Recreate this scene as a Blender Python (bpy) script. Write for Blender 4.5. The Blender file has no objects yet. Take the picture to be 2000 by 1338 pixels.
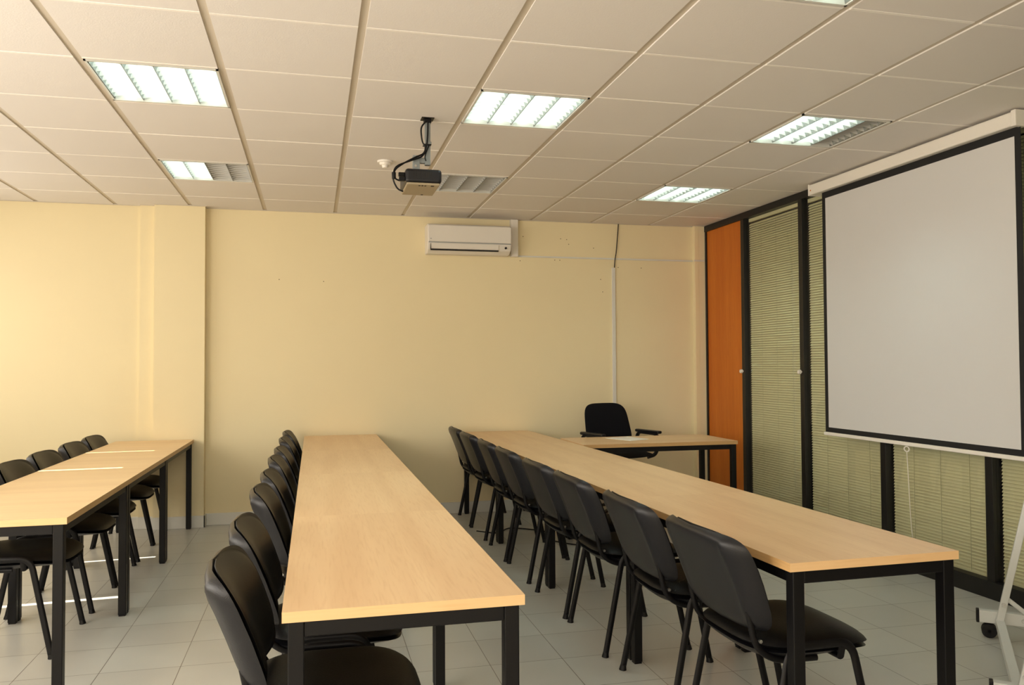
import bpy, bmesh, math, random
from mathutils import Vector, Matrix
random.seed(7)
S = bpy.context.scene
C = S.collection
PI = math.pi

# ------------------------------------------------------------------ camera
F_PX, YAW, PITCH, ROLL = 1587.18, 0.2404, 0.0278, -0.0053
cam_d = bpy.data.cameras.new('camera'); cam = bpy.data.objects.new('camera', cam_d); C.objects.link(cam)
fw = Vector((math.sin(YAW)*math.cos(PITCH), math.cos(YAW)*math.cos(PITCH), math.sin(PITCH)))
rt0 = Vector((math.cos(YAW), -math.sin(YAW), 0)); up0 = rt0.cross(fw)
rt = rt0*math.cos(ROLL) + up0*math.sin(ROLL); up = -rt0*math.sin(ROLL) + up0*math.cos(ROLL)
M = Matrix.Identity(4)
for i in range(3):
    M[i][0] = rt[i]; M[i][1] = up[i]; M[i][2] = -fw[i]
M[0][3], M[1][3], M[2][3] = 1.0079, -3.8921, 1.3495
cam.matrix_world = M
cam_d.sensor_fit = 'HORIZONTAL'; cam_d.sensor_width = 36.0; cam_d.lens = F_PX/2000*36.0
cam_d.clip_start = 0.05
S.camera = cam

# ------------------------------------------------------------------ world, sun, window and fill light, exposure
w = bpy.data.worlds.new('world'); S.world = w; w.use_nodes = True
w.node_tree.nodes['Background'].inputs[0].default_value = (0.55, 0.62, 0.7, 1)
w.node_tree.nodes['Background'].inputs[1].default_value = 0.6
sd = bpy.data.lights.new('sun', 'SUN'); sd.energy = 17.0; sd.angle = 0.004; sd.color = (1.0, 0.93, 0.8)
sun = bpy.data.objects.new('sun', sd); C.objects.link(sun)
sun.rotation_euler = Vector((1, -0.093, -0.86)).to_track_quat('-Z', 'Y').to_euler()
# daylight entering through the blinds of the three windows in the left wall, plus an added fill light at the closed wall behind the camera
def window_or_fill_light(name, loc, dirv, sx, sy, power, col):
    d = bpy.data.lights.new(name, 'AREA'); d.shape = 'RECTANGLE'; d.size = sx; d.size_y = sy
    d.energy = power; d.color = col
    o = bpy.data.objects.new(name, d); C.objects.link(o); o.location = loc
    o.rotation_euler = Vector(dirv).to_track_quat('-Z', 'Y').to_euler()
DAY = (1.0, 0.93, 0.845)
WIN_Y = [(-4.4, -2.9), (-2.3, -0.2), (0.6, 3.2)]
for k, (a, b) in enumerate(WIN_Y):
    window_or_fill_light('daylight_or_fill', (-2.04, (a+b)/2, 1.62), (1, 0, 0), b-a, 1.7, [86, 82, 32][k], DAY)
window_or_fill_light('daylight_or_fill', (0.6, -5.32, 1.6), (0, 1, 0), 2.6, 1.7, 52, DAY)
S.view_settings.view_transform = 'Standard'; S.view_settings.look = 'None'
S.view_settings.gamma = 1.0; S.view_settings.use_curve_mapping = False
S.view_settings.exposure = 0.0

# ------------------------------------------------------------------ materials
def srgb(r, g, b):
    f = lambda c: (c/255/12.92) if c/255 <= .04045 else ((c/255+.055)/1.055)**2.4
    return (f(r), f(g), f(b), 1)
def new_mat(name):
    m = bpy.data.materials.new(name); m.use_nodes = True
    return m, m.node_tree, m.node_tree.nodes['Principled BSDF']
def pmat(name, col, rough=.5, metal=0, var=.06, scale=6, bump=0, bscale=200, spec=.5, coat=0):
    """plain colour broken up by soft procedural noise, with an optional fine bump"""
    m, t, p = new_mat(name); n = t.nodes; l = t.links
    tc = n.new('ShaderNodeTexCoord'); nz = n.new('ShaderNodeTexNoise'); nz.inputs['Scale'].default_value = scale
    nz.inputs['Detail'].default_value = 4; l.new(tc.outputs['Object'], nz.inputs['Vector'])
    mx = n.new('ShaderNodeMix'); mx.data_type = 'RGBA'; l.new(nz.outputs['Fac'], mx.inputs[0])
    mx.inputs[6].default_value = tuple(c*(1-var) for c in col[:3])+(1,)
    mx.inputs[7].default_value = tuple(min(1, c*(1+var)) for c in col[:3])+(1,)
    l.new(mx.outputs[2], p.inputs['Base Color'])
    p.inputs['Roughness'].default_value = rough; p.inputs['Metallic'].default_value = metal
    p.inputs['Specular IOR Level'].default_value = spec; p.inputs['Coat Weight'].default_value = coat
    if bump:
        nb = n.new('ShaderNodeTexNoise'); nb.inputs['Scale'].default_value = bscale; l.new(tc.outputs['Object'], nb.inputs['Vector'])
        bp = n.new('ShaderNodeBump'); bp.inputs['Strength'].default_value = bump; bp.inputs['Distance'].default_value = .002
        l.new(nb.outputs['Fac'], bp.inputs['Height']); l.new(bp.outputs[0], p.inputs['Normal'])
    return m
def wood(name, c1, c2, c3, axis=1, rough=.38, spec=.4):
    m, t, p = new_mat(name); n = t.nodes; l = t.links
    tc = n.new('ShaderNodeTexCoord'); mp = n.new('ShaderNodeMapping')
    sc = [9, 9, 9]; sc[axis] = .55; mp.inputs['Scale'].default_value = sc
    l.new(tc.outputs['Object'], mp.inputs['Vector'])
    a = n.new('ShaderNodeTexNoise'); a.inputs['Scale'].default_value = 1.1; a.inputs['Detail'].default_value = 3
    b = n.new('ShaderNodeTexNoise'); b.inputs['Scale'].default_value = 14; b.inputs['Detail'].default_value = 5
    l.new(mp.outputs[0], a.inputs['Vector']); l.new(mp.outputs[0], b.inputs['Vector'])
    r = n.new('ShaderNodeValToRGB'); l.new(a.outputs['Fac'], r.inputs[0])
    r.color_ramp.elements[0].position = .36; r.color_ramp.elements[0].color = c1
    r.color_ramp.elements[1].position = .64; r.color_ramp.elements[1].color = c2
    mx = n.new('ShaderNodeMix'); mx.data_type = 'RGBA'; l.new(r.outputs[0], mx.inputs[6]); mx.inputs[7].default_value = c3
    ms = n.new('ShaderNodeMapRange'); ms.inputs[1].default_value = .5; ms.inputs[2].default_value = .8; ms.inputs[3].default_value = 0; ms.inputs[4].default_value = .6
    l.new(b.outputs['Fac'], ms.inputs[0]); l.new(ms.outputs[0], mx.inputs[0])
    l.new(mx.outputs[2], p.inputs['Base Color']); p.inputs['Roughness'].default_value = rough
    p.inputs['Specular IOR Level'].default_value = spec
    return m
def tilemat(name, size, ox, oy):
    """glazed floor tiles with thin dark joints"""
    m, t, p = new_mat(name); n = t.nodes; l = t.links
    tc = n.new('ShaderNodeTexCoord'); mp = n.new('ShaderNodeMapping'); mp.inputs['Location'].default_value = (-ox+size*40, -oy+size*40, 0)
    l.new(tc.outputs['Object'], mp.inputs['Vector'])
    br = n.new('ShaderNodeTexBrick'); br.offset = 0; br.squash = 1
    br.inputs['Scale'].default_value = 1; br.inputs['Brick Width'].default_value = size; br.inputs['Row Height'].default_value = size
    br.inputs['Mortar Size'].default_value = .0016; br.inputs['Mortar Smooth'].default_value = .1
    br.inputs['Color1'].default_value = srgb(200, 199, 191); br.inputs['Color2'].default_value = srgb(194, 192, 184)
    br.inputs['Mortar'].default_value = srgb(112, 104, 94)
    l.new(mp.outputs[0], br.inputs['Vector'])
    nz = n.new('ShaderNodeTexNoise'); nz.inputs['Scale'].default_value = 3.5; nz.inputs['Detail'].default_value = 6
    l.new(tc.outputs['Object'], nz.inputs['Vector'])
    ms = n.new('ShaderNodeMapRange'); ms.inputs[3].default_value = .9; ms.inputs[4].default_value = 1.06; l.new(nz.outputs['Fac'], ms.inputs[0])
    vm = n.new('ShaderNodeVectorMath'); vm.operation = 'SCALE'; l.new(br.outputs['Color'], vm.inputs[0]); l.new(ms.outputs[0], vm.inputs['Scale'])
    l.new(vm.outputs[0], p.inputs['Base Color'])
    rr = n.new('ShaderNodeMapRange'); rr.inputs[3].default_value = .26; rr.inputs[4].default_value = .36; l.new(nz.outputs['Fac'], rr.inputs[0])
    l.new(rr.outputs[0], p.inputs['Roughness'])
    bp = n.new('ShaderNodeBump'); bp.inputs['Strength'].default_value = .35; bp.inputs['Distance'].default_value = .001; bp.invert = True
    l.new(br.outputs['Fac'], bp.inputs['Height']); l.new(bp.outputs[0], p.inputs['Normal'])
    return m
def emit(name, col, s):
    m, t, p = new_mat(name)
    p.inputs['Base Color'].default_value = (1, 1, 1, 1)
    p.inputs['Emission Color'].default_value = col; p.inputs['Emission Strength'].default_value = s
    return m
def glassmat(name):
    m = bpy.data.materials.new(name); m.use_nodes = True; t = m.node_tree; t.nodes.clear()
    o = t.nodes.new('ShaderNodeOutputMaterial'); mx = t.nodes.new('ShaderNodeMixShader')
    tr = t.nodes.new('ShaderNodeBsdfTransparent'); tr.inputs[0].default_value = (.985, .995, .985, 1)
    gl = t.nodes.new('ShaderNodeBsdfGlossy'); gl.inputs['Roughness'].default_value = .03
    lw = t.nodes.new('ShaderNodeLayerWeight'); lw.inputs[0].default_value = .5   # Schlick reflectance, the same from either side
    pw = t.nodes.new('ShaderNodeMath'); pw.operation = 'POWER'; pw.inputs[1].default_value = 5; t.links.new(lw.outputs['Facing'], pw.inputs[0])
    fr = t.nodes.new('ShaderNodeMath'); fr.operation = 'MULTIPLY_ADD'; fr.inputs[1].default_value = .95; fr.inputs[2].default_value = .04; t.links.new(pw.outputs[0], fr.inputs[0])
    t.links.new(fr.outputs[0], mx.inputs[0]); t.links.new(tr.outputs[0], mx.inputs[1]); t.links.new(gl.outputs[0], mx.inputs[2])
    t.links.new(mx.outputs[0], o.inputs[0])
    return m
MT = dict(
    wall=pmat('cream_wall_paint', srgb(240, 225, 185), .75, var=.025, scale=2.2, bump=.12, bscale=60, spec=.25),
    wallstrip=pmat('pale_cream_paint', srgb(243, 228, 186), .7, var=.02, scale=3, spec=.25),
    floor=tilemat('grey_floor_tiles', .3385, .093, .06),
    tile=pmat('ceiling_tile', srgb(229, 223, 217), .9, var=.02, scale=1.3, bump=.25, bscale=160, spec=.1),
    tee=pmat('ceiling_tee', srgb(204, 193, 176), .55, var=.03),
    teel=pmat('ceiling_cross_tee', srgb(246, 240, 232), .5, var=.03),
    base=pmat('white_baseboard_tile', srgb(226, 224, 216), .4, var=.03),
    wood=wood('beech_laminate', srgb(226, 190, 146), srgb(236, 203, 159), srgb(213, 173, 126)),
    woodx=wood('beech_laminate_crosswise', srgb(229, 195, 149), srgb(237, 205, 159), srgb(217, 179, 132), axis=0),
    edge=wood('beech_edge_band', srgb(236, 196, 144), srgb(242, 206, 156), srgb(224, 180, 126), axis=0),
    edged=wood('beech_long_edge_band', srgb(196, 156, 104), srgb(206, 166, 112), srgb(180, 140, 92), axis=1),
    black=pmat('black_powder_coat', srgb(9, 8, 10), .45, var=.15, spec=.28, bump=.1, bscale=400),
    vinyl=pmat('black_vinyl', srgb(10, 10, 11), .45, var=.2, scale=9, bump=.35, bscale=260, spec=.28),
    shell=pmat('charcoal_plastic', srgb(22, 22, 26), .34, var=.1, bump=.3, bscale=500, spec=.38),
    fabric=pmat('black_fabric', srgb(20, 21, 26), .9, var=.2, bump=.5, bscale=600, spec=.15),
    frame=pmat('black_aluminium_frame', srgb(10, 10, 12), .42, var=.1),
    orange=wood('orange_cherry_panel', srgb(196, 106, 30), srgb(206, 118, 38), srgb(176, 86, 20), axis=2, rough=.45, spec=.3),
    slat=pmat('cream_slat', srgb(214, 208, 168), .5, var=.03),
    cord=pmat('slat_cord', srgb(150, 146, 110), .8),
    glass=glassmat('partition_glass'),
    white=pmat('white_plastic', srgb(232, 226, 216), .4, var=.02),
    wmetal=pmat('white_enamel_metal', srgb(214, 216, 212), .4, var=.03),
    screen=pmat('projection_fabric', srgb(208, 206, 204), .85, var=.008, spec=.15),
    sblack=pmat('screen_border_black', srgb(9, 10, 14), .7, var=.1),
    grey=pmat('grey_bracket_metal', srgb(140, 146, 146), .4, metal=.3, var=.08),
    alu=pmat('louvre_aluminium', srgb(168, 172, 170), .25, metal=.95, var=.03),
    blade=pmat('louvre_blade', srgb(200, 198, 192), .40, metal=.2, var=.03),
    lampframe=pmat('white_lamp_frame', srgb(214, 212, 204), .5, var=.02),
    tubeoff=pmat('dead_tube_glass', srgb(120, 112, 102), .4),
    tubeon=emit('lit_tube', (0.78, 1.0, 0.95, 1), 34.0),
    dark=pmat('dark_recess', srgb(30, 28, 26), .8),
    silver=pmat('silver_grille_plastic', srgb(160, 144, 116), .45),
    paper=pmat('white_paper', srgb(244, 240, 232), .8, var=.01),
    chrome=pmat('steel_screw', srgb(190, 190, 186), .25, metal=.9),
    drillhole=pmat('brown_drill_hole', srgb(120, 98, 66), .9),
)

# ------------------------------------------------------------------ mesh helpers
def link(name, me, parent=None):
    o = bpy.data.objects.new(name, me); C.objects.link(o)
    if parent: o.parent = parent
    return o
def finish(name, bm, mat, parent=None, smooth=False, bevel=0, bseg=2, angle=35):
    bmesh.ops.recalc_face_normals(bm, faces=bm.faces)
    me = bpy.data.meshes.new(name); bm.to_mesh(me); bm.free()
    mats = mat if isinstance(mat, (list, tuple)) else [mat]
    for m in mats: me.materials.append(m)
    if smooth:
        for p in me.polygons: p.use_smooth = True
        me.set_sharp_from_angle(angle=math.radians(angle))
    o = link(name, me, parent)
    if bevel:
        b = o.modifiers.new('bevel', 'BEVEL'); b.width = bevel; b.segments = bseg; b.limit_method = 'ANGLE'; b.angle_limit = math.radians(40)
    return o
def box(bm, x0, x1, y0, y1, z0, z1, mi=0, rot=None):
    vs = [bm.verts.new((x, y, z)) for z in (z0, z1) for y in (y0, y1) for x in (x0, x1)]
    fs = []
    for q in ((0, 1, 3, 2), (4, 6, 7, 5), (0, 4, 5, 1), (2, 3, 7, 6), (0, 2, 6, 4), (1, 5, 7, 3)):
        f = bm.faces.new([vs[i] for i in q]); f.material_index = mi; fs.append(f)
    if rot is not None:
        for v in vs: v.co = rot @ v.co
    return vs
def catmull(pts, n=6):
    P = [Vector(p) for p in pts]; Q = [P[0]*2-P[1]]+P+[P[-1]*2-P[-2]]; out = []
    for i in range(1, len(Q)-2):
        a, b, c, d = Q[i-1:i+3]
        for k in range(n):
            t = k/n
            out.append(.5*((2*b)+(c-a)*t+(2*a-5*b+4*c-d)*t*t+(3*b-a-3*c+d)*t**3))
    out.append(P[-1]); return out
def fillet(pts, r, n=5):
    """polyline with its corners rounded to radius about r"""
    P = [Vector(p) for p in pts]; out = [P[0]]
    for i in range(1, len(P)-1):
        a, b, c = P[i-1:i+2]; u = (a-b); v = (c-b); d = min(r, u.length*.49, v.length*.49)
        s = b+u.normalized()*d; e = b+v.normalized()*d
        for k in range(n+1):
            t = k/n; out.append(s*(1-t)**2+b*2*t*(1-t)+e*t*t)
    out.append(P[-1]); return out
def tube(bm, pts, ra, rb=None, seg=10, side=Vector((0, 1, 0)), cap=True, mi=0):
    """sweep an ellipse (ra across the bend plane, rb along 'side')"""
    if rb is None: rb = ra
    P = [Vector(p) for p in pts]; rings = []
    for i, p in enumerate(P):
        t = (P[min(i+1, len(P)-1)]-P[max(i-1, 0)]).normalized()
        s = side-t*side.dot(t)
        if s.length < 1e-4: s = Vector((1, 0, 0))-t*t.x
        s.normalize(); nrm = t.cross(s)
        rings.append([bm.verts.new(p+nrm*ra*math.cos(2*PI*k/seg)+s*rb*math.sin(2*PI*k/seg)) for k in range(seg)])
    for a, b in zip(rings, rings[1:]):
        for k in range(seg):
            f = bm.faces.new((a[k], a[(k+1) % seg], b[(k+1) % seg], b[k])); f.material_index = mi
    if cap:
        for r in (rings[0][::-1], rings[-1]):
            f = bm.faces.new(r); f.material_index = mi
def cyl(bm, p0, p1, r0, r1=None, seg=16, mi=0):
    if r1 is None: r1 = r0
    p0, p1 = Vector(p0), Vector(p1); t = (p1-p0).normalized()
    s = Vector((0, 0, 1)) if abs(t.z) < .9 else Vector((1, 0, 0)); s = (s-t*s.dot(t)).normalized(); n = t.cross(s)
    A = [bm.verts.new(p0+(s*math.cos(2*PI*k/seg)+n*math.sin(2*PI*k/seg))*r0) for k in range(seg)]
    B = [bm.verts.new(p1+(s*math.cos(2*PI*k/seg)+n*math.sin(2*PI*k/seg))*r1) for k in range(seg)]
    for k in range(seg):
        f = bm.faces.new((A[k], A[(k+1) % seg], B[(k+1) % seg], B[k])); f.material_index = mi
    for r in (A[::-1], B):
        f = bm.faces.new(r); f.material_index = mi
def pad(bm, fn, nr=9, na=44):
    """closed cushion: fn(r, theta, side) -> point; side +1 top, -1 bottom; both meet at r=1"""
    rim = [bm.verts.new(fn(1, 2*PI*k/na, 0)) for k in range(na)]
    for side in (1, -1):
        prev = rim
        for i in range(nr-1, 0, -1):
            r = i/nr; r = 1-(1-r)**1.6
            cur = [bm.verts.new(fn(r, 2*PI*k/na, side)) for k in range(na)]
            for k in range(na): bm.faces.new((prev[k], prev[(k+1) % na], cur[(k+1) % na], cur[k]))
            prev = cur
        c = bm.verts.new(fn(0, 0, side))
        for k in range(na): bm.faces.new((prev[k], prev[(k+1) % na], c))
def sup(th, n):
    c, s = math.cos(th), math.sin(th)
    return math.copysign(abs(c)**(2/n), c), math.copysign(abs(s)**(2/n), s)
def thing(name, label, cat, loc=(0, 0, 0), rz=0, group=None):
    o = bpy.data.objects.new(name, None); C.objects.link(o); o.location = loc; o.rotation_euler = (0, 0, rz)
    o.empty_display_size = .1; return tag(o, label, cat, group)
def tag(o, label, cat, group=None):
    o['label'] = label; o['category'] = cat
    if group: o['group'] = group
    return o
def struct(name, bm, mat, parent=None, **k):
    o = finish(name, bm, mat, parent, **k); o['kind'] = 'structure'; return o
def dup(root, loc=None, rz=None, label=None, group=None):
    r = root.copy(); C.objects.link(r)
    if loc is not None: r.location = loc
    if rz is not None: r.rotation_euler = (0, 0, rz)
    if label: r['label'] = label
    if group: r['group'] = group
    for ch in list(root.children):
        c = ch.copy(); C.objects.link(c); c.parent = r
        for g in list(ch.children):
            d = g.copy(); C.objects.link(d); d.parent = c
    return r
NEW = bmesh.new

# ------------------------------------------------------------------ room
H = 2.7136; XL, XR, YB, YF = -2.1, 4.8, 3.49, -5.4
bm = NEW(); box(bm, XL-.2, XR+.4, YF-.2, YB+.2, -.1, 0); struct('floor', bm, MT['floor'])

# ceiling: lay-in tiles (slightly recessed) on a grid of tees, with a slab above
FIX = [(0, 0), (0, 3), (3, 0), (3, 3), (6, 0), (6, 3), (4, -3)]
T = .6; bm = NEW()
box(bm, XL-.2, XR+.4, YF-.2, YB+.2, 2.95, 3.05)
for i in range(-4, 8):
    for j in range(-9, 6):
        if (i, j) in FIX: continue
        x0, x1 = max(i*T+.017, XL), min(i*T+T-.017, XR); y0, y1 = j*T+.007, min(j*T+T-.007, YB)
        if x1 <= x0 or y1 <= y0: continue
        dz = random.uniform(0, .0015)
        box(bm, x0, x1, y0, y1, H+dz, H+.02)
for i in range(-3, 8):      # main runners lie in the channels between the tiles
    box(bm, i*T-.019, i*T+.019, YF, YB, H+.007, H+.03, 1)
for j in range(-9, 6):      # cross tees
    for i in range(-4, 8): box(bm, max(i*T+.017, XL), i*T+T-.017, j*T-.0075, j*T+.0075, H-.001, H+.0068, 2)
struct('ceiling', bm, [MT['tile'], MT['tee'], MT['teel']])

# back wall with pilaster, side step and the corner strip
bm = NEW()
box(bm, XL-.2, XR+.4, YB, YB+.2, 0, 2.95)
box(bm, -.405, -.283, YB-.03, YB, 0, H)
box(bm, -.283, .118, YB-.09, YB, 0, H)
box(bm, 4.665, 4.81, YB-.05, YB, 0, H)
wb = struct('wall_back', bm, MT['wall'])
bm = NEW()
for (x, z) in [(3.30, 2.55), (3.36, 2.545), (3.38, 2.50), (3.63, 2.47), (3.24, 2.345), (3.29, 2.345), (3.88, 2.29), (4.12, 2.29), (3.70, 2.17), (3.72, 2.05), (1.10, 2.10), (2.93, 2.56), (2.90, 2.33), (.72, 2.11)]:
    cyl(bm, (x, YB-.0012, z), (x, YB, z), .0045, seg=8)  # flat brown discs stand in for drilled holes in the wall
struct('drill_holes', bm, MT['drillhole'], wb)
bm = NEW(); box(bm, 4.668, 4.704, YB-.054, YB-.05, 0, H); struct('trim_3', bm, MT['wallstrip'], wb)
bm = NEW()
for x0, x1, y in [(XL, -.405, YB), (-.405, -.283, YB-.03), (-.295, .13, YB-.09), (.13, 4.665, YB), (4.655, 4.8, YB-.05)]:
    box(bm, x0, x1, y-.012, y, 0, .1)
box(bm, .118, .13, YB-.102, YB, 0, .1)
struct('baseboard_back', bm, MT['base'], bevel=.002)
bm = NEW()   # thin shadow-gap wall angle under the ceiling
for x0, x1, y in [(XL, -.405, YB), (-.405, -.283, YB-.03), (-.283, .13, YB-.09), (.118, 4.665, YB), (4.665, 4.8, YB-.05)]:
    box(bm, x0, x1, y-.012, y, H-.004, H+.004)
struct('trim_1', bm, MT['tee'])

# left wall: windows with blinds whose edges hang a little askew and let slits of sun through
Z0, Z1 = .75, 2.62
bm = NEW()
ys = [YF-.2]+[v for ab in WIN_Y for v in ab]+[YB+.2]
for a, b in zip(ys[0::2], ys[1::2]): box(bm, XL-.2, XL, a, b, 0, 2.95)
for a, b in WIN_Y: box(bm, XL-.2, XL, a, b, 0, Z0); box(bm, XL-.2, XL, a, b, Z1, 2.95)
struct('wall_left', bm, MT['wall'])
for k, (a, b) in enumerate(WIN_Y):
    bm = NEW()
    for y in (a, (a+b)/2, b): box(bm, XL-.15, XL-.1, y-.03, y+.03, Z0, Z1)
    for z in (Z0, Z1-.04): box(bm, XL-.15, XL-.1, a, b, z, z+.04)
    if k == 2:
        bm.free(); bm = NEW()
        for y in (a+.03, b-.03): box(bm, XL-.15, XL-.1, y-.03, y+.03, Z0, Z1)
        for z in (Z0, Z1-.04): box(bm, XL-.15, XL-.1, a, b, z, z+.04)
    struct('window_%d' % (k+1), bm, MT['frame'])
    bm = NEW()
    if k == 2:
        lean = .20   # metres of lean per metre of height
        def edge(y, z): return y+lean*(z-2.05)
        cuts = [a-.4, (1.56, 1.605), (2.595, 2.625), b+.4]
        spans = [(a-.4, 1.56), (1.605, 2.595), (2.625, b+.4)]
        for s, e in spans:
            v = []
            for x in (XL-.08, XL-.075):
                for (yy, zz, isout) in [(s, Z0, s < a), (e, Z0, e > b), (e, Z1, e > b), (s, Z1, s < a)]:
                    y2 = yy if isout else edge(yy, zz)
                    v.append(bm.verts.new((x, min(max(y2, a-.0), b), zz)))
            for q in ((0, 1, 2, 3), (7, 6, 5, 4), (0, 4, 5, 1), (1, 5, 6, 2), (2, 6, 7, 3), (3, 7, 4, 0)): bm.faces.new([v[i] for i in q])
    else:
        box(bm, XL-.08, XL-.075, a, b, Z0, Z1)
    o = finish('roller_blind', bm, MT['slat'])
    tag(o, ['cream roller blind in the window beside the camera', 'cream roller blind in the middle window of the left wall', 'cream roller blind with gaps in the window nearest the back wall'][k], 'blind')
# wall behind the camera
bm = NEW(); box(bm, XL-.2, XR+.4, YF-.2, YF, 0, 2.95); struct('wall_front', bm, MT['wall'])

# right wall: glazed partition in black frame
bm = NEW(); box(bm, 4.90, 5.0, YF, YB, 0, 2.95)  # added dark backing sheet, gives the gaps beside the blinds their darkness
MUL = [2.722, 1.822, .896, .006, -.894, -1.794, -2.694, -3.594, -4.494]
for y in MUL: box(bm, 4.775, 4.90, y-.027, y+.027, .08, 2.67, 1)
box(bm, 4.775, 4.90, YB-.075, YB-.05, 0, H, 1)
box(bm, 4.77, 4.90, YF, YB-.05, 2.655, H, 1)
box(bm, 4.765, 4.90, YF, YB-.05, 0, .1, 1)
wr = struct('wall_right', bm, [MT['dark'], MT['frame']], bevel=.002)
bm = NEW(); box(bm, 4.79, 4.85, 2.749, YB-.075, .1, 2.655); struct('trim_4', bm, MT['orange'], wr)
edges = MUL
for k in range(len(edges)-1):
    y1, y0 = edges[k]-.027, edges[k+1]+.027
    bm = NEW(); box(bm, 4.80, 4.804, y0, y1, .1, 2.655); struct('window_%d' % (k+4), bm, MT['glass'])
    if k > 3: continue
    names = ['pale green venetian blind in the bay beside the orange panel', 'pale green venetian blind in the bay at the screen\'s far edge',
             'pale green venetian blind behind the middle of the projection screen', 'pale green venetian blind behind the white wheeled stand']
    root = thing('venetian_blind', names[k], 'blind', (4.835, (y0+y1)/2, .1), 0, 'blinds of the glazed partition')
    hw = (y1-y0)/2-.012; bm = NEW(); n = 125; pitch = 2.5/n
    ycut = [-hw]+[v for f in (-.62, -.05, .52) for v in (f*hw-.0014, f*hw+.0014)]+[hw]; prev = None
    for q in range(n):
        z = .022+q*pitch
        pr = [(-.0090, -.0125), (-.0060, -.005), (.0000, .0035), (.0090, .0105)]
        V = [[bm.verts.new((dx, y, z+dz)) for y in ycut] for dx, dz in pr]
        for u in range(3):
            for c in range(len(ycut)-1): bm.faces.new((V[u][c], V[u+1][c], V[u+1][c+1], V[u][c+1]))
        if prev:        # ladder cords run from slat to slat
            for c in (1, 3, 5):
                f = bm.faces.new((prev[0][c], V[0][c], V[0][c+1], prev[0][c+1])); f.material_index = 1
        prev = V
    o = finish('slats', bm, [MT['slat'], MT['cord']], root)
    bm = NEW(); box(bm, -.012, .012, -hw, hw, 2.525, 2.553); finish('head_rail', bm, MT['slat'], root)
    bm = NEW(); box(bm, -.009, .009, -hw, hw, .001, .013); finish('bottom_rail', bm, MT['slat'], root)
    if k < 2:
        bm = NEW(); yy = hw+.012+.03
        cyl(bm, (-.062, yy, 1.183), (-.078, yy, 1.183), .008); cyl(bm, (-.074, yy, 1.183), (-.092, yy, 1.183), .018, .015)
        finish('tilt_knob', bm, MT['white'], root, smooth=True)

# ------------------------------------------------------------------ ceiling lights
def louvre_light(i, j, lit, label):
    root = thing('ceiling_light', label, 'ceiling light', (i*T+T/2, j*T+T/2, H), 0, 'recessed louvre lights in the ceiling')
    h = .283
    bm = NEW()
    for s in (-1, 1):
        box(bm, s*h, s*(h-.010), -h, h, -.003, .09); box(bm, -h, h, s*h, s*(h-.014), -.003, .09)
    box(bm, -h, h, -h, h, .09, .095)
    finish('frame', bm, MT['lampframe'], root)
    cw = (h-.012)*2/4
    bm = NEW()
    for c in range(4):
        x0 = -h+.012+c*cw; x1 = x0+cw
        for xa, sgn in ((x0, 1), (x1, -1)):           # sloping parabolic side reflectors
            prev = None
            for k in range(5):
                t = k/4; x = xa+sgn*(.0015+.032*t**2.2); z = .002+.05*t
                cur = (bm.verts.new((x, -h+.014, z)), bm.verts.new((x, h-.014, z)))
                if prev: bm.faces.new((prev[0], prev[1], cur[1], cur[0]))
                prev = cur
            top = (bm.verts.new((xa, -h+.014, .052)), bm.verts.new((xa, h-.014, .052)))
            bm.faces.new((prev[0], prev[1], top[1], top[0]))
        box(bm, x0+.001, x1-.001, -h+.014, h-.014, .078, .08)
        box(bm, x0-.0006, x0+.0006, -h+.014, h-.014, .003, .08)
    finish('reflector', bm, MT['alu'], root, smooth=True, angle=50)
    for c in range(4):
        x0 = -h+.012+c*cw; x1 = x0+cw; nb = 9
        bm = NEW()
        prev = None
        for b in range(nb):
            y = -h+.014+(b+.5)*(2*h-.028)/nb
            n = 6; F = []; Bk = []
            for u in range(n+1):                      # blade with a scalloped lower edge
                xa = x0+.002+(cw-.004)*u/n; za = .004+.010*math.sin(PI*u/n)
                F.append((bm.verts.new((xa, y-.0008, za)), bm.verts.new((xa, y-.005, .045))))
                Bk.append((bm.verts.new((xa, y+.0008, za)), bm.verts.new((xa, y+.005, .045))))
            for u in range(n):
                bm.faces.new((F[u][0], F[u+1][0], F[u+1][1], F[u][1])); bm.faces.new((Bk[u][0], Bk[u][1], Bk[u+1][1], Bk[u+1][0]))
                bm.faces.new((F[u][0], Bk[u][0], Bk[u+1][0], F[u+1][0]))
            if prev:                                  # the blades hang on a rail along each side reflector
                for u in (0, n-1): bm.faces.new((prev[u][1], F[u][1], F[u+1][1], prev[u+1][1]))
            prev = Bk
        finish('louvre', bm, MT['blade'], root)
        bm = NEW(); xm = (x0+x1)/2; cyl(bm, (xm, -h+.03, .062), (xm, h-.03, .062), .013, seg=12)
        o = finish('tube', bm, MT['tubeon'] if lit[c] else MT['tubeoff'], root, smooth=True)
        o['label'] = 'glowing white fluorescent tube' if lit[c] else 'unlit grey fluorescent tube'
    return root
louvre_light(0, 0, (1, 1, 1, 1), 'fully lit square ceiling light at upper left, the larger left-hand one')
louvre_light(0, 3, (1, 1, 0, 0), 'half-lit ceiling light near the back wall, bright on its left half only')
louvre_light(3, 0, (1, 1, 1, 1), 'fully lit square ceiling light just right of the projector mount')
louvre_light(3, 3, (0, 0, 0, 0), 'unlit ceiling light with grey louvres directly behind the projector')
louvre_light(6, 0, (1, 1, 1, 0), 'ceiling light near the projection screen with its right-hand tube dark')
louvre_light(6, 3, (1, 1, 1, 1), 'fully lit ceiling light above the teacher desk, nearest the orange panel')
louvre_light(4, -3, (0, 0, 1, 1), 'ceiling light cut off by the top edge of the picture')

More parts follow.
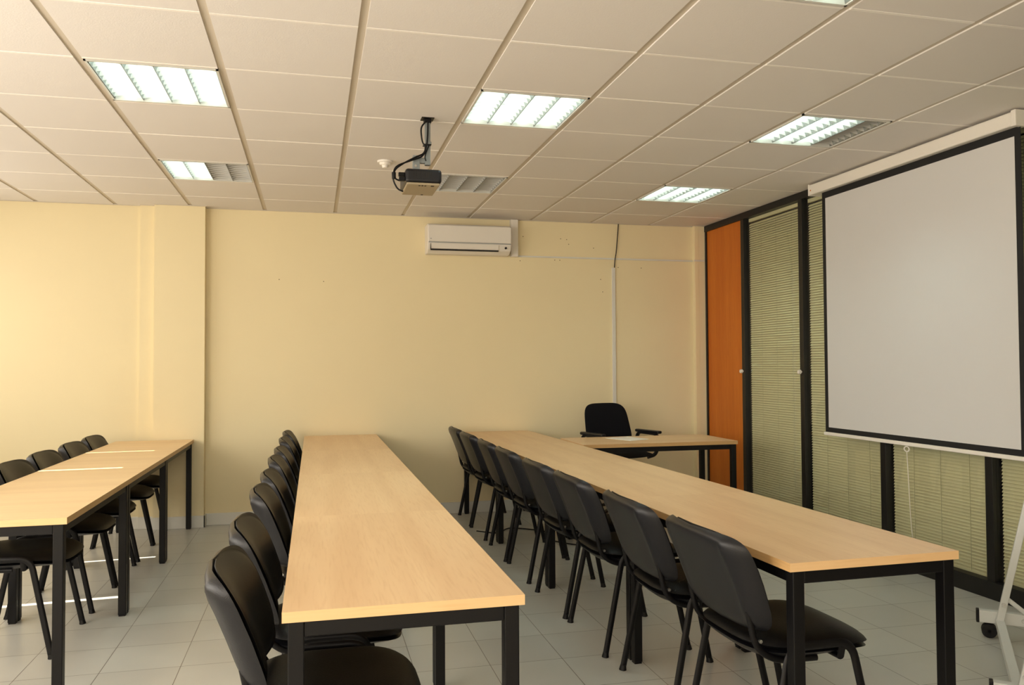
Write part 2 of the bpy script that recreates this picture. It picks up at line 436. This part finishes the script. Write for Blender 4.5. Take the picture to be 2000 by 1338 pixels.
# ------------------------------------------------------------------ air conditioner and trunking
root = thing('air_conditioner', 'white wall-mounted split air conditioner high on the cream back wall', 'air conditioner', (2.385, YB, 2.36))
bm = NEW(); hw = .385
prof = [(0, .0), (-.11, .0), (-.175, .03), (-.20, .075), (-.205, .10), (-.195, .235), (-.17, .262), (0, .265)]
A = [bm.verts.new((-hw, y, z)) for y, z in prof]; B = [bm.verts.new((hw, y, z)) for y, z in prof]
for k in range(len(prof)):
    bm.faces.new((A[k], A[(k+1) % len(prof)], B[(k+1) % len(prof)], B[k]))
bm.faces.new(A); bm.faces.new(B[::-1])
finish('housing', bm, MT['white'], root, bevel=.012, bseg=3)
bm = NEW(); R = Matrix.Rotation(math.radians(-4), 4, 'X')
box(bm, -hw+.006, hw-.006, -.213, -.204, .098, .245); finish('front_panel', bm, MT['white'], root, bevel=.006)
bm = NEW(); box(bm, -hw+.008, hw-.008, -.208, -.2, .088, .094); o = finish('panel_gap', bm, MT['grey'], root); o['label'] = 'grey shadow line below the panel'
bm = NEW()
v = [(-hw+.03, -.192, .036), (hw-.12, -.192, .036), (hw-.12, -.209, .080), (-hw+.03, -.209, .080)]
q = [bm.verts.new(p) for p in v]+[bm.verts.new((p[0], p[1]+.012, p[2])) for p in v]
for f in ((0, 1, 2, 3), (7, 6, 5, 4), (0, 4, 5, 1), (1, 5, 6, 2), (2, 6, 7, 3), (3, 7, 4, 0)): bm.faces.new([q[i] for i in f])
finish('air_flap', bm, MT['white'], root, bevel=.002)
bm = NEW(); box(bm, -hw+.028, hw-.12, -.186, -.170, .022, .034); box(bm, -hw+.026, -hw+.030, -.204, -.18, .03, .082)
finish('outlet_slot', bm, MT['dark'], root)
bm = NEW(); cyl(bm, (hw-.055, -.195, .055), (hw-.055, -.207, .055), .010); finish('sensor_window', bm, MT['dark'], root, smooth=True)
bm = NEW(); box(bm, -hw+.022, -hw+.034, -.2145, -.2125, .118, .124); finish('badge', bm, MT['grey'], root)

bm = NEW(); box(bm, 2.80, 2.868, YB-.06, YB, 2.36, H-.005)
tag(finish('pipe_cover', bm, MT['white'], bevel=.004), 'white vertical pipe cover at the air conditioner\'s right end', 'pipe cover')
bm = NEW(); box(bm, 2.868, 4.665, YB-.014, YB, 2.364, 2.378); box(bm, 4.655, 4.765, YB-.064, YB-.05, 2.362, 2.376)
tag(finish('cable_trunking', bm, MT['base'], bevel=.002), 'thin cream horizontal trunking running from air conditioner to corner', 'trunking')
bm = NEW(); box(bm, 3.812, 3.845, YB-.016, YB, .1, 2.286)
tag(finish('cable_trunking', bm, MT['base'], bevel=.002), 'white vertical trunking running down the wall behind the office chair', 'trunking')
bm = NEW(); tube(bm, catmull([(3.882, YB-.012, H-.003), (3.872, YB-.014, 2.60), (3.856, YB-.02, 2.45), (3.842, YB-.018, 2.36), (3.838, YB-.01, 2.28)]), .0045, seg=8)
tag(finish('black_cable', bm, MT['black'], smooth=True), 'black cable dropping from the ceiling into the white vertical trunking', 'cable')

# ------------------------------------------------------------------ smoke detector
root = thing('smoke_detector', 'white round smoke detector on the ceiling left of the projector', 'smoke detector', (1.474, 1.539, H+.004))
bm = NEW(); cyl(bm, (0, 0, 0), (0, 0, -.016), .052, .050, 24); finish('base', bm, MT['white'], root, smooth=True)
bm = NEW(); cyl(bm, (0, 0, -.014), (0, 0, -.032), .040, .034, 24); cyl(bm, (0, 0, -.032), (0, 0, -.05), .022, .018, 20); finish('sensor_head', bm, MT['white'], root, smooth=True)

# ------------------------------------------------------------------ projector on its bracket
root = thing('projector', 'black projector with pale underside hanging from the ceiling, facing the screen', 'projector', (1.585, .60, 2.325))
bm = NEW(); box(bm, -.095, .102, -.145, .145, .012, .088); finish('casing', bm, MT['shell'], root, bevel=.016, bseg=3)
bm = NEW(); box(bm, -.088, .092, -.138, .138, .0, .014); o = finish('underside', bm, MT['silver'], root, bevel=.006); o['label'] = 'pale beige underside'
bm = NEW()
for k in range(3): box(bm, -.022+k*.016, -.012+k*.016, -.128, -.110, -.001, .002)
box(bm, .045, .062, -.130, -.108, -.001, .002); box(bm, .02, .032, .105, .12, -.001, .002)
finish('vent_slots', bm, MT['dark'], root)
bm = NEW()
for k in range(9): box(bm, -.055+k*.012, -.049+k*.012, -.1465, -.144, .035, .075)
finish('side_grille', bm, MT['dark'], root)
bm = NEW(); cyl(bm, (.09, -.05, .052), (.104, -.05, .052), .030, .028, 24); finish('lens', bm, MT['dark'], root, smooth=True)
bm = NEW()
for y in (-.12, -.095): box(bm, -.128, -.095, y-.012, y+.012, .02+(.03 if y > -.1 else 0), .042+(.03 if y > -.1 else 0))
finish('cable_plug', bm, MT['black'], root, bevel=.003)
bx, by = 1.622, .555
root = thing('projector_bracket', 'grey metal ceiling bracket carrying the projector', 'bracket', (bx, by, H+.006))
bm = NEW(); box(bm, -.035, .035, -.035, .035, -.008, 0); box(bm, -.02, .02, -.02, .02, -.03, -.008); finish('ceiling_plate', bm, MT['black'], root, bevel=.002)
bm = NEW(); box(bm, -.015, .015, -.015, .015, -.265, -.008); box(bm, -.012, .02, -.02, .02, -.155, -.135); finish('pole', bm, MT['grey'], root, bevel=.003)
bm = NEW(); box(bm, -.075, .012, -.012, .012, -.255, -.225); finish('crossarm', bm, MT['grey'], root, bevel=.002)
bm = NEW(); box(bm, -.082, -.045, -.02, .02, -.306, -.215); finish('clamp', bm, MT['grey'], root, bevel=.002)
for z in (-.232, -.275):
    bm = NEW(); cyl(bm, (-.068, -.020, z), (-.068, -.026, z), .007); finish('screw', bm, MT['chrome'], root, smooth=True)
bm = NEW()
z0 = H
tube(bm, catmull([(1.61, .53, z0-.02), (1.585, .53, z0-.06), (1.59, .53, z0-.13), (1.607, .53, z0-.165), (1.595, .53, z0-.2), (1.55, .52, z0-.225), (1.48, .50, z0-.27), (1.437, .48, z0-.31), (1.432, .475, z0-.35), (1.455, .48, z0-.365), (1.475, .48, z0-.362)]), .0045, seg=8)
tube(bm, catmull([(1.622, .53, z0-.02), (1.62, .53, z0-.1), (1.612, .53, z0-.16), (1.59, .52, z0-.215), (1.53, .51, z0-.245), (1.45, .49, z0-.285), (1.427, .475, z0-.33), (1.428, .475, z0-.37), (1.45, .48, z0-.41), (1.48, .48, z0-.425)]), .0045, seg=8)
tube(bm, catmull([(1.628, .53, z0-.15), (1.606, .53, z0-.21), (1.61, .53, z0-.24)]), .0035, seg=8)
cyl(bm, (1.429, .475, z0-.325), (1.430, .475, z0-.36), .011); box(bm, 1.598, 1.64, .525, .575, z0-.150, z0-.146)
tag(finish('projector_cables', bm, MT['black'], smooth=True), 'bundle of black cables looping from the ceiling plate to the projector', 'cables')

# ------------------------------------------------------------------ projection screen
root = thing('projection_screen', 'large white pull-down projection screen with black border on the right wall', 'projection screen', (4.70, .54, 0))
bm = NEW(); box(bm, -.045, .055, -.88, .98, 2.622, 2.700); finish('casing', bm, MT['white'], root, bevel=.01, bseg=3)
for y0, y1 in ((-.892, -.86), (.972, .984)):
    bm = NEW(); box(bm, -.05, .058, y0, y1, 2.617, 2.705); finish('end_cap', bm, MT['white'], root, bevel=.005)
bm = NEW(); box(bm, -.001, .001, -.835, .84, .88, 2.575); finish('screen_fabric', bm, MT['screen'], root)
bm = NEW()
for y0, y1, z0, z1 in ((-.875, -.835, .845, 2.64), (.84, .878, .845, 2.64), (-.835, .84, .845, .88), (-.835, .84, 2.575, 2.64)): box(bm, -.0012, .0012, y0, y1, z0, z1)
finish('black_border', bm, MT['sblack'], root)
bm = NEW(); box(bm, -.010, .010, -.89, .89, .820, .845); finish('bottom_bar', bm, MT['white'], root, bevel=.005)
bm = NEW(); ring = [(-.004, .03+.022*math.cos(a), .800+.016*math.sin(a)) for a in [2*PI*k/20 for k in range(21)]]
tube(bm, ring, .004, seg=8, side=Vector((1, 0, 0)), cap=False); finish('pull_ring', bm, MT['white'], root, smooth=True)
bm = NEW(); tube(bm, catmull([(-.004, .03, .785), (-.010, .012, .6), (-.02, -.01, .42), (-.02, -.02, .30), (-.02, -.03, .25)]), .0022, seg=6); finish('pull_cord', bm, MT['white'], root, smooth=True)
bm = NEW(); cyl(bm, (-.0465, .955, 2.655), (-.0455, .955, 2.655), .006, seg=10); finish('badge', bm, MT['orange'], root)

# ------------------------------------------------------------------ desks
TL, TW, TH = 1.278, .622, .74
def make_table(length=TL, top='wood', TW=TW):
    root = thing('table', '', 'table')
    bm = NEW(); box(bm, 0, TW, 0, length, TH-.027, TH)
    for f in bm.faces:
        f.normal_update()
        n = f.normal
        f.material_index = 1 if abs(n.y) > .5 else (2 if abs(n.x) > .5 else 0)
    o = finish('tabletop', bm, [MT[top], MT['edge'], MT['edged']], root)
    i, iy, L = .014, .006, .040
    bm = NEW(); zt = TH-.027
    for x in (i, TW-i-L): box(bm, x+.004, x+L-.004, iy+L, length-iy-L, zt-.040, zt)
    for y in (iy, length-iy-L): box(bm, i+L, TW-i-L, y+.002, y+L-.002, zt-.040, zt)
    finish('apron_frame', bm, MT['black'], root, bevel=.003)
    for x in (i, TW-i-L):
        for y in (iy, length-iy-L):
            bm = NEW(); box(bm, x, x+L, y, y+L, .008, zt)
            lg = finish('leg', bm, MT['black'], root, bevel=.003)
            bm = NEW(); box(bm, x+.003, x+L-.003, y+.003, y+L-.003, 0, .010); finish('foot_cap', bm, MT['black'], lg)
    return root
tb = make_table(1.310)
def row(x_far, x_near, y_far, n, pitch, labels, group, proto):
    ang = math.atan2(x_far-x_near, n*pitch)
    for k in range(n):
        y = y_far-(k+1)*pitch; f = (k+1)/n
        x = x_far+(x_near-x_far)*f
        o = proto if (proto.get('used') is None) else dup(proto)
        proto['used'] = 1
        o.location = (x, y, 0); o.rotation_euler = (0, 0, -ang); o['label'] = labels[k]; o['group'] = group
        if 'used' in o.keys() and o is not proto: del o['used']
row(.936, .934, 3.455, 4, 1.310, [
    'beech-topped table of the middle row, the one touching the back wall', 'beech-topped table of the middle row, second from the back wall',
    'beech-topped table of the middle row, third from the back wall', 'beech-topped table of the middle row, nearest the camera with its bright end edge'],
    'tables of the middle row', tb)
tb2 = make_table(1.281)
row(2.335, 2.422, 3.455, 4, 1.281, [
    'beech-topped table of the right row, in front of the back wall', 'beech-topped table of the right row, the one the teacher desk adjoins',
    'beech-topped table of the right row, second from the camera end', 'beech-topped table of the right row, nearest the camera and the partition'],
    'tables of the right row', tb2)
tl = make_table(1.2075, 'woodx', .602)
row(-.563, -.563, 3.385, 3, 1.2075, [
    'beech-topped table of the left row standing at the pilaster', 'beech-topped table of the left row crossed by a bright sun streak',
    'beech-topped table of the left row, nearest the camera'], 'tables of the left row', tl)
for o in (tb, tb2, tl): 
    if 'used' in o.keys(): del o['used']
dk = dup(tb2, label='teacher desk standing crosswise between the right table row and the orange panel')
dk.name = 'teacher_desk'; dk['category'] = 'desk'; del dk['group']
dk.location = (4.285, 1.965, 0); dk.rotation_euler = (0, 0, math.radians(89.0))

bm = NEW(); v = [(3.357, 2.471), (3.467, 2.185), (3.661, 2.28), (3.585, 2.55)]
q = [bm.verts.new((x, y, z)) for z in (TH+.0005, TH+.003) for x, y in v]
for f in ((0, 1, 2, 3), (7, 6, 5, 4), (0, 4, 5, 1), (1, 5, 6, 2), (2, 6, 7, 3), (3, 7, 4, 0)): bm.faces.new([q[i] for i in f])
tag(finish('paper_sheets', bm, MT['paper']), 'white sheets of paper lying on the teacher desk', 'paper')

# ------------------------------------------------------------------ visitor chairs
def make_chair():
    root = thing('visitor_chair', '', 'chair')
    for s in (-1, 1):
        for e in (-1, 1):
            bm = NEW()
            path = fillet([(e*.207, s*.262, .012), (e*.112, s*.248, .462), (0, s*.248, .462)], .07, 6)
            tube(bm, path, .0145, .0085, seg=10, side=Vector((0, 1, 0)))
            lg = finish('leg', bm, MT['black'], root, smooth=True, angle=50)
            bm = NEW(); cyl(bm, (e*.209, s*.262, 0), (e*.206, s*.262, .022), .017, .013, 12); finish('foot_cap', bm, MT['black'], lg, smooth=True)
    for e in (-1, 1):
        bm = NEW(); tube(bm, [(e*.08, -.247, .458), (e*.08, -.236, .412), (e*.08, .236, .412), (e*.08, .247, .458)], .009, .013, seg=10, side=Vector((1, 0, 0)))
        finish('crossbar', bm, MT['black'], root, smooth=True)
    # seat cushion and its plastic under-shell
    def seat(r, th, side):
        cx, cy = sup(th, 3.6); x = .235*cx*r; y = .234*cy*r*(1-.05*(x/.225 < 0)*abs(x/.225))
        t = (1-r**5)**.75
        z = .450+(.036*t if side > 0 else (-.026*t if side < 0 else 0))
        u = x/.235
        z += .010*max(0, -u)**2-.022*max(0, u-.35)**2/.42-.008*(1-(y/.238)**2)*(1-abs(u))
        return Vector((x+.018, y, z))
    bm = NEW(); pad(bm, seat); finish('seat', bm, MT['vinyl'], root, smooth=True, angle=70)
    def under(r, th, side):
        cx, cy = sup(th, 3.6); x = .232*cx*r; y = .231*cy*r
        z = .432+(.006*(1-r) if side > 0 else (-.034*(1-r**6)*(1-.35*x/.235) if side < 0 else 0)); u = x/.232
        z += .010*max(0, -u)**2-.022*max(0, u-.35)**2/.42
        return Vector((x+.018, y, z))
    bm = NEW(); pad(bm, under, 7); finish('seat_shell', bm, MT['shell'], root, smooth=True, angle=70)
    # backrest: curved plastic shell with two ribs, and a puffed pad in front
    zc, hb, wb_ = .652, .160, .250
    def backpt(cx, cy, r, off):
        zz = hb*cy*r; y = wb_*cx*r*(1+.035*zz/hb)
        u = zz/hb
        x = -.250-.063*u-.010*u*u+.050*(y/wb_)**2+off
        if u < 0: y *= 1-.04*u*u
        return Vector((x, y, zc+zz))
    def shell(r, th, side):
        cx, cy = sup(th, 6.5); p = backpt(cx, cy, r, 0); off = 0
        if side < 0:
            off = -.027*(1-r**12)**.7-.030*(p.y/wb_)**2*(1-r**12)
            ay = abs(p.y); off -= .008*math.exp(-((ay-.196)/.014)**2)*(1-r**10)
        elif side > 0: off = .002*(1-r**8)
        p.x += off; return p
    bm = NEW(); pad(bm, shell, 16, 64); finish('back_shell', bm, MT['shell'], root, smooth=True, angle=70)
    def cush(r, th, side):
        cx, cy = sup(th, 3.8); p = backpt(cx*.965, cy*.975, r, .004); p.z += .006
        if side > 0: p.x += .034*(1-r**4)**.8
        elif side == 0: p.x += .004
        return p
    bm = NEW(); pad(bm, cush, 12, 56); finish('backrest', bm, MT['vinyl'], root, smooth=True, angle=70)
    for s in (-1, 1):
        bm = NEW()
        tube(bm, fillet([(.02, s*.196, .402), (-.13, s*.196, .405), (-.200, s*.196, .450), (-.226, s*.196, .57)], .05, 5), .011, .0085, seg=10)
        finish('back_support', bm, MT['black'], root, smooth=True, angle=50)
        bm = NEW(); cyl(bm, (-.190, s*.212, .475), (-.190, s*.204, .475), .006, seg=10); finish('bolt', bm, MT['chrome'], root, smooth=True)
    return root
ch = make_chair(); first = [True]
def put(x, y, label, group, deg=0):
    if first[0]:
        first[0] = False; o = ch; o.location = (x, y, 0); o.rotation_euler = (0, 0, math.radians(deg)); o['label'] = label; o['group'] = group
    else: o = dup(ch, (x, y, 0), math.radians(deg), label, group)
    return o
ORD = ['first', 'second', 'third', 'fourth', 'fifth', 'sixth', 'seventh', 'eighth']
ry = [3.115, 2.54, 1.84, 1.26, .545, -.05, -.745, -1.355]
rx = [2.505, 2.505, 2.51, 2.515, 2.52, 2.53, 2.545, 2.565]
for k in range(8):
    lab = 'black padded chair at the right table row, %s from the back wall' % ORD[k]
    if k == 7: lab = 'black padded chair at the right table row, nearest the camera, seat fully visible'
    put(rx[k], ry[k], lab, 'chairs along the right table row', [0, 1, -1, 0, 1, 0, -1, 1][k])
my = [3.10, 2.48, 1.715, 1.15, .45, -.115, -.90, -1.475]
for k in range(8):
    lab = 'black padded chair at the middle table row, %s from the back wall' % ORD[k]
    if k == 7: lab = 'black padded chair at the middle table row, nearest the camera with its worn back edge'
    put([1.10, 1.095, 1.095, 1.085, 1.085, 1.075, 1.065, 1.06][k], my[k], lab, 'chairs along the middle table row')
for k, (x, y) in enumerate([(-.376, 3.062), (-.376, 2.498), (-.378, 1.862), (-.378, 1.297), (-.376, .58)]):
    lab = 'black padded chair at the left table row, %s from the back wall' % ORD[k]
    if k == 4: lab = 'black padded chair at the left table row, nearest the camera'
    put(x, y, lab, 'chairs along the left table row')

# ------------------------------------------------------------------ office chair at the teacher desk
root = thing('office_chair', 'black swivel office chair with armrests behind the teacher desk', 'office chair', (3.645, 2.86, 0), math.radians(-74))
bm = NEW()
def oseat(r, th, side):
    cx, cy = sup(th, 3.4); x = .245*cx*r; y = .25*cy*r; t = 1-r**3
    return Vector((x, y, .565+(.035*t if side > 0 else (-.035*t if side < 0 else 0))-.03*max(0, x/.245-.4)**2))
pad(bm, oseat); finish('seat', bm, MT['fabric'], root, smooth=True, angle=70)
bm = NEW()
def oback(r, th, side):
    cx, cy = sup(th, 4.5); zz = .19*cy*r; y = .245*cx*r*(1-.07*zz/.19)
    x = -.225-.09*(zz/.19)*.5+.035*(y/.245)**2
    x += .03*(1-r**4) if side > 0 else (-.03*(1-r**4) if side < 0 else 0)
    return Vector((x, y, .81+zz))
pad(bm, oback, 10, 56); finish('backrest', bm, MT['fabric'], root, smooth=True, angle=70)
bm = NEW(); tube(bm, fillet([(.0, 0, .52), (-.25, 0, .52), (-.27, 0, .75)], .08), .008, .03, seg=10); finish('back_bracket', bm, MT['black'], root, smooth=True)
for s in (-1, 1):
    bm = NEW(); tube(bm, fillet([(.10, s*.22, .53), (.12, s*.30, .55), (.15, s*.305, .73), (-.14, s*.305, .735), (-.16, s*.30, .64), (-.06, s*.22, .53)], .07), .014, .02, seg=10, side=Vector((0, 1, 0)))
    finish('armrest_loop', bm, MT['shell'], root, smooth=True, angle=60)
    bm = NEW(); box(bm, -.16, .17, s*.305-.025, s*.305+.025, .735, .762); finish('armrest', bm, MT['shell'], root, bevel=.012, bseg=3)
bm = NEW(); cyl(bm, (0, 0, .10), (0, 0, .28), .028); cyl(bm, (0, 0, .28), (0, 0, .54), .018); finish('gas_column', bm, MT['black'], root, smooth=True)
for k in range(5):
    a = 2*PI*k/5; c, s = math.cos(a), math.sin(a)
    bm = NEW(); tube(bm, [(0, 0, .12), (c*.15, s*.15, .11), (c*.28, s*.28, .075)], .014, .022, seg=8, side=Vector((-s, c, 0)))
    lg = finish('base_arm', bm, MT['shell'], root, smooth=True)
    bm = NEW(); cyl(bm, (c*.28-s*-.022, s*.28+c*-.022, .028), (c*.28-s*.022, s*.28+c*.022, .028), .028, seg=18); finish('castor', bm, MT['black'], lg, smooth=True)

# ------------------------------------------------------------------ white wheeled stand at the right edge
root = thing('wheeled_stand', 'white metal wheeled board stand at the right edge of the picture', 'stand', (4.202, -.491, 0), math.radians(-41))
for y in (0, -1.02):
    bm = NEW(); box(bm, .012, .50, y-.02, y+.02, .072, .130); ft = finish('foot_bar', bm, MT['wmetal'], root, bevel=.003)
    for x in (0, .498):
        bm = NEW(); box(bm, x, x+.014, y-.021, y+.021, .070, .132); finish('end_cap', bm, MT['black'], ft, bevel=.003)
    for x in (.055, .45):
        bm = NEW(); cyl(bm, (x, y-.022, .034), (x, y+.022, .034), .009)
        for q in (-1, 1): cyl(bm, (x, y+q*.022, .034), (x, y+q*.005, .034), .034, seg=20)
        cyl(bm, (x, y, .04), (x, y, .074), .010)
        finish('castor', bm, MT['black'], ft, smooth=True)
    a, b = Vector((.095, y-.034, .075)), Vector((.335, y-.034, 1.18))
    ang = math.atan2(b.x-a.x, b.z-a.z); Lr = (b-a).length
    R = Matrix.Translation(a) @ Matrix.Rotation(ang, 4, 'Y')
    bm = NEW(); box(bm, -.016, .016, -.012, .012, 0, Lr, rot=R); pl = finish('upright', bm, MT['wmetal'], root, bevel=.003)
    p = a+(b-a)*.09; bm = NEW(); cyl(bm, (p.x, p.y-.012, p.z), (p.x, p.y-.020, p.z), .010); finish('bolt', bm, MT['chrome'], pl, smooth=True)
    bm = NEW(); cyl(bm, (.20, y-.02, .10), (.20, y-.026, .10), .010); finish('bolt', bm, MT['chrome'], ft, smooth=True)
    bm = NEW(); tube(bm, [(.135, y-.03, .20), (.235, y-.03, .12)], .011, .005, seg=8); finish('brace', bm, MT['wmetal'], root, smooth=True)
bm = NEW(); box(bm, .082, .120, -1.0, -.02, .060, .098); finish('cross_tube', bm, MT['wmetal'], root, bevel=.003)
bm = NEW(); box(bm, .335, .36, -1.10, .02, .86, 1.95); finish('board', bm, MT['wmetal'], root, bevel=.004)

# ------------------------------------------------------------------ cables on the floor
bm = NEW(); tube(bm, catmull([(2.30, 2.62, .006), (2.45, 2.50, .006), (2.6, 2.66, .006), (2.85, 2.42, .006), (2.78, 2.15, .006), (2.95, 1.9, .006), (3.2, 1.75, .006), (3.5, 2.1, .006)], 8), .005, seg=8)
tag(finish('floor_cable', bm, MT['black'], smooth=True), 'black cable snaking over the floor under the right table row', 'cable')
